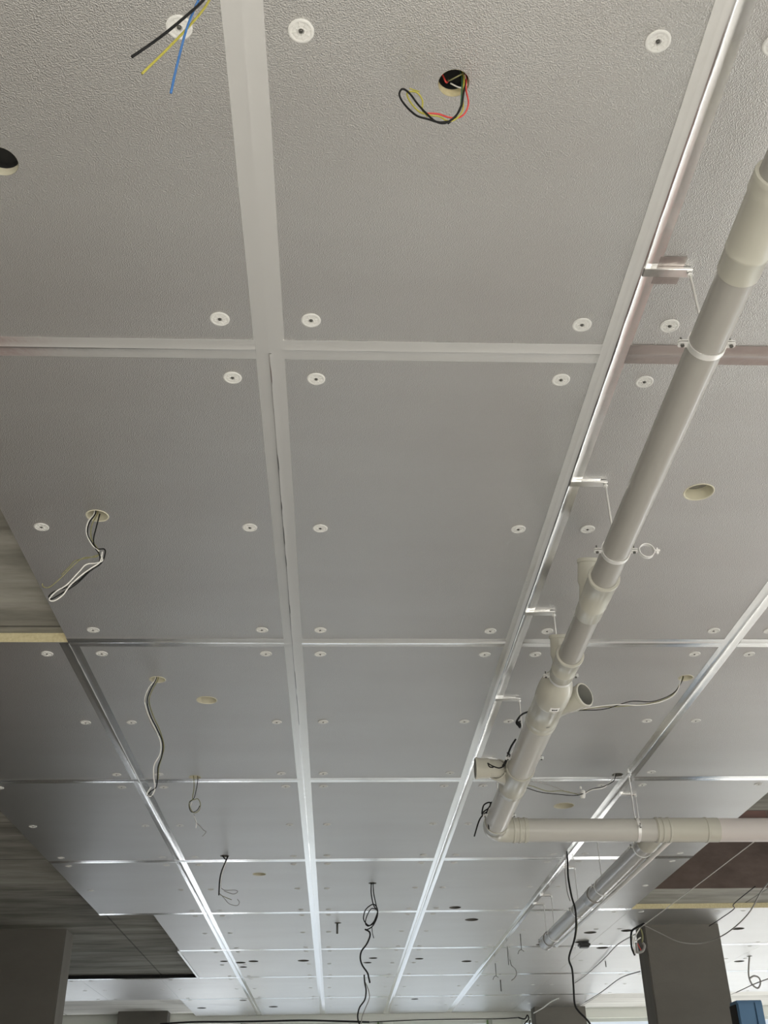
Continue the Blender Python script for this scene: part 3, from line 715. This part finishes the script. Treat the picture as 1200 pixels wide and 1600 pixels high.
# 5 small coil
y = hF.y
wire_bundle('wire_bundle', 'wires with a small curled ring and a white tag end, hanging left of centre', 'wires', hF, [
    ('olive', .0030, [hF + Vector((-.02, 0, .04))] + PL(y, (303, 1218), (303, 1232), (301, 1249), (309, 1248), (313, 1256), (311, 1266), (303, 1270), (297, 1262), (296, 1253), (302, 1249))),
    ('black', .0028, [hF + Vector((.012, 0, .04))] + PL(y, (309, 1218), (307, 1232), (303, 1247), (296, 1254), (296, 1263), (300, 1269), (308, 1266), (312, 1259))),
    ('white', .0028, PL(y, (300, 1253), (298, 1259))),
    ('white', .0028, PL(y, (303, 1274), (305, 1280), (307, 1286), (306, 1294))),
    ('grey', .0026, PL(y, (303, 1272), (306, 1284), (313, 1291), (318, 1297), (322, 1300), (316, 1307)))])
y = hG.y
wire_bundle('wire_bundle', 'dark cable ending in pale loops, lowest of the left hanging wires', 'wires', hG, [
    ('black', .0055, [hG + Vector((-.02, 0, .04))] + PL(y, (348, 1337), (353, 1343), (356, 1337))),
    ('black', .0060, [hG + Vector((.01, 0, .04))] + PL(y, (356, 1338), (353, 1345), (346, 1362), (343, 1378), (342, 1399))),
    ('white', .0032, PL(y, (354, 1346), (348, 1362), (345, 1378), (346, 1388))),
    ('grey', .0030, PL(y, (346, 1388), (352, 1391), (368, 1391), (371, 1394), (364, 1397), (350, 1392))),
    ('grey', .0030, PL(y, (343, 1396), (350, 1403), (358, 1412), (370, 1415), (374, 1410), (371, 1405))),
    ('olive', .0030, PL(y, (344, 1398), (352, 1402), (362, 1406)))])
y = hH.y
wire_bundle('wire_bundle', 'black cable with a wound coil hanging from the centre of the ceiling', 'wires', hH, [
    ('black', .0055, [hH + Vector((-.02, 0, .04))] + PL(y, (580, 1380), (580, 1396), (583, 1412), (587, 1420), (590, 1425), (586, 1440), (578, 1446), (572, 1443), (568, 1435), (571, 1422), (580, 1414), (586, 1414), (590, 1422), (589, 1434), (583, 1446), (577, 1451), (571, 1453))),
    ('black', .0050, [hH + Vector((.02, 0, .04))] + PL(y, (583, 1380), (584, 1396), (587, 1411), (588, 1420), (580, 1420), (573, 1432), (571, 1443), (576, 1447), (584, 1440), (589, 1428), (590, 1424))),
    ('black', .0080, PL(y, (570, 1452), (577, 1456), (578, 1463), (573, 1475), (565, 1486), (563, 1497), (566, 1508), (574, 1520), (576, 1527), (578, 1536))),
    ('black', .0070, PL(y, (569, 1523), (570, 1536), (572, 1548), (570, 1562), (562, 1574), (559, 1586), (560, 1596), (564, 1604))),
    ('grey', .0045, PL(y, (571, 1535), (576, 1548), (577, 1560), (571, 1575), (566, 1588), (564, 1602))),
    ('black', .0035, PL(y, (581, 1448), (582, 1458), (584, 1466)))])
# cable over the right, from the D seam down to the distant column
y = hN.y
wire_bundle('hanging_cable', 'long black cable hanging across the darker pipe towards the distant column', 'cable', hN, [
    ('black', .0085, [hN + Vector((0, 0, .04))] + PL(y, (886, 1334), (887, 1352), (888, 1372), (893, 1400), (899, 1422), (900, 1448), (897, 1470), (889, 1497), (894, 1515), (896, 1540), (898, 1568), (904, 1580), (914, 1590), (922, 1600), (926, 1612))),
    ('grey', .0040, [hN + Vector((-.02, 0, .04))] + PL(y, (884, 1340), (883, 1362), (886, 1392), (891, 1408))),
    ('olive', .0030, PL(y + .02, (899, 1425), (902, 1445), (899, 1468)))])
# wires from the hole right of the pipe to the pipe
q = hI
wire_bundle('wire_bundle', 'wires stretched from a ceiling hole on the right down to the reducer', 'wires', q, [
    ('black', .0026, [q + Vector((-.01, 0, .04)), q + Vector((-.02, 0, -.01))] + [atY(a_, b_, c_) for a_, b_, c_ in ((1052, 1083, 5.65), (1020, 1096, 5.6), (985, 1096, 5.57), (945, 1108, 5.53), (905, 1110, 5.5), (875, 1112, 5.46))]),
    ('white', .0024, [q + Vector((-.02, .01, .04)), q + Vector((-.03, 0, -.01))] + [atY(a_, b_, c_) for a_, b_, c_ in ((1056, 1083, 5.65), (1035, 1096, 5.62), (1000, 1102, 5.58), (960, 1101, 5.53), (905, 1108, 5.5), (875, 1110, 5.46))]),
    ('olive', .0026, [q + Vector((-.012, -.01, .04)), q + Vector((-.025, 0, -.01))] + [atY(a_, b_, c_) for a_, b_, c_ in ((1050, 1086, 5.65), (1015, 1099, 5.6), (965, 1104, 5.57), (935, 1105, 5.53), (900, 1111, 5.5), (875, 1113, 5.46))])])
q = hJ
t = wire_bundle('wire_bundle', 'wires with a white connector sagging behind the pipe from the right seam', 'wires', q, [
    ('black', .0030, [q + Vector((-.01, 0, .03)), q + Vector((-.015, 0, -.008))] + [atY(a_, b_, c_) for a_, b_, c_ in ((958, 1221, 7.4), (943, 1229, 7.3), (925, 1233, 7.2), (914, 1239, 7.15), (898, 1243, 7.05), (872, 1241, 6.95), (845, 1238, 6.85), (822, 1231, 6.75), (800, 1226, 6.7))]),
    ('white', .0028, [q + Vector((-.02, 0, .03)), q + Vector((-.025, 0, -.008))] + [atY(a_, b_, c_) for a_, b_, c_ in ((945, 1230, 7.3), (925, 1234, 7.2), (914, 1240, 7.15))]),
    ('grey', .0028, [atY(a_, b_, c_) for a_, b_, c_ in ((913, 1240, 7.15), (888, 1238, 7.05), (868, 1230, 6.95), (845, 1223, 6.85), (826, 1220, 6.8), (800, 1215, 6.75))]),
    ('olive', .0028, [atY(a_, b_, c_) for a_, b_, c_ in ((905, 1242, 7.1), (880, 1236, 7.0), (855, 1236, 6.9), (830, 1228, 6.8), (800, 1222, 6.75))])])
bm = bmesh.new(); c = atY(911, 1241, 7.15); lathe(bm, c + Vector((0.0, 0, .028)), (-.1, 0, -1), [(0, .006), (.004, .017), (.03, .021), (.05, .018), (.058, .012), (.058, .001)], 16)
obj('connector', bm, disc_m, t, 'auto', 'white plastic connector')
bm = bmesh.new(); c = atY(907, 1231, 7.15); lathe(bm, c + Vector((0, 0, .01)), (0, 0, -1), [(0, .001), (.002, .008), (.018, .009), (.022, .001)], 12); obj('connector', bm, disc_m, t, 'auto', 'small white plug')
# black scraps around the pipe
A5 = axis(5.98)
wire_bundle('wire_scrap', 'knotted black wire end beside the wide pipe and its rod', 'wires', atY(812, 1120, 5.98), [
    ('black', .0060, PL(5.98, (826, 1112), (816, 1116), (809, 1124), (807, 1130), (811, 1134), (808, 1126))),
    ('black', .0045, PL(5.97, (808, 1128), (813, 1131), (812, 1137), (809, 1130), (813, 1127)))])
wire_bundle('wire_scrap', 'black wires tied over the left branch socket', 'wires', atY(795, 1170, 6.2), [
    ('black', .0060, PL(6.2, (806, 1155), (799, 1166), (794, 1178), (791, 1187), (786, 1196), (779, 1199))),
    ('black', .0040, PL(6.05, (763, 1193), (770, 1197), (780, 1200), (788, 1196), (793, 1186), (797, 1180), (792, 1176))),
    ('black', .0040, PL(6.05, (762, 1192), (765, 1198), (771, 1199)))])
wire_bundle('wire_scrap', 'loose black wire curl at the left of the pipe elbow', 'wires', atY(765, 1262, 7.2), [
    ('black', .0050, PL(7.18, (768, 1253), (764, 1262), (756, 1268), (753, 1272), (756, 1258), (766, 1254), (763, 1266), (754, 1274), (748, 1284), (741, 1307))),
    ('black', .0040, PL(7.18, (766, 1258), (761, 1268), (762, 1280), (764, 1296)))])
wire_bundle('wire_scrap', 'tangled wires and clips at the upper left corner of the right-hand column', 'wires', atY(985, 1455, 13.25), [
    ('black', .012, PL(13.22, (1007, 1443), (995, 1449), (988, 1454), (986, 1462), (987, 1480), (992, 1493))),
    ('white', .009, PL(13.2, (988, 1461), (990, 1474), (991, 1484), (993, 1491))),
    ('white', .008, PL(13.2, (1000, 1450), (994, 1460), (992, 1470), (1001, 1465))),
    ('olive', .010, PL(13.2, (1001, 1451), (1004, 1462), (1003, 1473))),
    ('grey', .016, PL(13.2, (994, 1473), (995, 1484), (996, 1488), (1004, 1486), (1007, 1478), (1004, 1473))),
    ('red', .006, PL(13.2, (996, 1474), (999, 1480), (1003, 1487)))])
def under(px, py, y):
    q_ = atY(px, py, y); return q_ if q_.z < CEIL - .02 else at(px, py, CEIL - .02)
def cable(label, cat, r_, c, pts, name='cable'):
    bm = bmesh.new(); tube(bm, [under(*p_) for p_ in pts], r_, 8, 6)
    return tag(obj(name, bm, wm[c], None, True), label, cat)
cable('sagging grey cable draped across the right-hand column', 'cable', .007, 'grey', ((1210, 1370, 11.3), (1190, 1392, 11.5), (1172, 1424, 12.0), (1150, 1447, 12.5), (1125, 1464, 12.9), (1095, 1474, 13.1), (1062, 1472, 13.1), (1035, 1460, 13.15), (1005, 1445, 13.2)))
cable('taut pale wire slanting over the dark brown opening', 'cable', .004, 'white', ((1250, 1262, 8.2), (1172, 1320, 9.6), (1083, 1388, 11.5), (1000, 1450, 13.2)))
cable('dark wire slanting over the yellow foam edge', 'cable', .005, 'black', ((1180, 1385, 11.6), (1147, 1412, 12.2), (1147, 1420, 12.35), (1128, 1434, 12.7), (1108, 1447, 13.2)))
cable('thin cable slanting from the right-hand column down to the distant column', 'cable', .007, 'grey', ((992, 1460, 13.3), (965, 1476, 14.3), (945, 1497, 15.6), (915, 1524, 17.8), (898, 1536, 19.0)))
cable('thin cable looping low between the two right columns', 'cable', .007, 'grey', ((1000, 1518, 13.6), (970, 1528, 14.8), (940, 1550, 17.0), (914, 1566, 20.9)))
cable('white rope-like cable leading down to the distant column', 'cable', .010, 'white', ((872, 1560, 19.0), (860, 1566, 19.8), (848, 1575, 20.6), (834, 1583, 21.2)))
cable('faint cable crossing the ceiling at the far right', 'cable', .006, 'grey', ((1210, 1526, 12.5), (1180, 1537, 13.0), (1150, 1551, 13.8)))
cable('horizontal black cable strung low along the far windows at left', 'cable', .016, 'black', ((250, 1600, 20.5), (300, 1597, 20.5), (360, 1596.5, 20.6), (420, 1595.5, 20.7), (480, 1594.5, 20.8), (577, 1597, 20.9)))
cable('horizontal black cable strung along the far windows at right', 'cable', .008, 'black', ((577, 1597, 22.01), (650, 1594, 22.01), (720, 1592.5, 22.01), (775, 1592, 22.01), (810, 1590, 22.01)))
q = at(1171, 1494)
wire_bundle('hanging_cable', 'grey cable with a round loop hanging at the far right', 'cable', q, [
    ('grey', .012, [q + Vector((0, 0, .04))] + PL(q.y, (1171, 1495), (1170, 1508), (1170, 1525), (1175, 1538), (1184, 1544), (1188, 1537), (1186, 1528), (1178, 1525), (1171, 1529)))])
q = at(785, 1483)
wire_bundle('wire_scrap', 'curly thin wire hanging between the loose rods and the distant column', 'wires', atY(803, 1510, 15.5), [
    ('grey', .006, [at(797, 1500, CEIL)] + PL(15.2, (799, 1508), (805, 1514), (807, 1522), (804, 1528), (799, 1532)))])
wire_bundle('wire_scrap', 'coiled black wire end beside the distant column', 'wires', atY(822, 1592, 21), [
    ('black', .012, PL(21.0, (810, 1590), (820, 1592), (824, 1586), (826, 1592), (821, 1598), (818, 1604), (826, 1602), (828, 1594)))])
q = at(1145, 1266, SLAB); bm = bmesh.new(); lathe(bm, (q.x, OY0 - .05, SLAB), (0, 0, -1), [(0, .045), (.012, .042), (.02, .03), (.022, .001)], 20)  # white disc added to stand in for a bright gap
tag(obj('bright_gap_disc', bm, disc_m, None, 'auto'), 'bright gap shown by a small round white fixing on the concrete at the edge of the brown opening', 'disc')
# small lamp box by the far hole
c = at(912, 1472); bm = boxes((c.x - .075, c.x + .075, c.y - .07, c.y + .07, CEIL - .07, CEIL - .001)); bmesh.ops.bevel(bm, geom=bm.edges[:], offset=.02, segments=2, affect='EDGES')
tag(obj('junction_box', bm, mat('dark_box_plastic', (.05, .05, .05), .5)), 'small dark box fixed to the ceiling between the rear pipe and right column', 'junction box')

# blue steel cabinet at lower right
bx0, bx1, by = 4.44, 4.86, 12.3
t0 = atY(1150, 1563, by); t1 = atY(1190, 1563, by)
t = thing('blue_cabinet', 'tall blue painted steel cabinet at the lower right corner beside the column', 'cabinet', (t0.x, by, 0))
bm = boxes((t0.x, t1.x, by, by + .22, 0, t0.z)); bmesh.ops.bevel(bm, geom=bm.edges[:], offset=.008, segments=1, affect='EDGES')
obj('body', bm, blue_m, t)
xm = t0.x + (t1.x - t0.x) * .66
obj('door', boxes((t0.x + .01, xm - .01, by - .02, by - .001, .05, t0.z - .03)), blue_m, t)
obj('door', boxes((xm + .01, t1.x - .01, by - .02, by - .001, .05, t0.z - .03)), blue_m, t)
obj('side_strut', boxes((t0.x - .016, t0.x - .002, by + .02, by + .20, 0, t0.z - .04)), blackm, t, False, 'black strut on the left side')
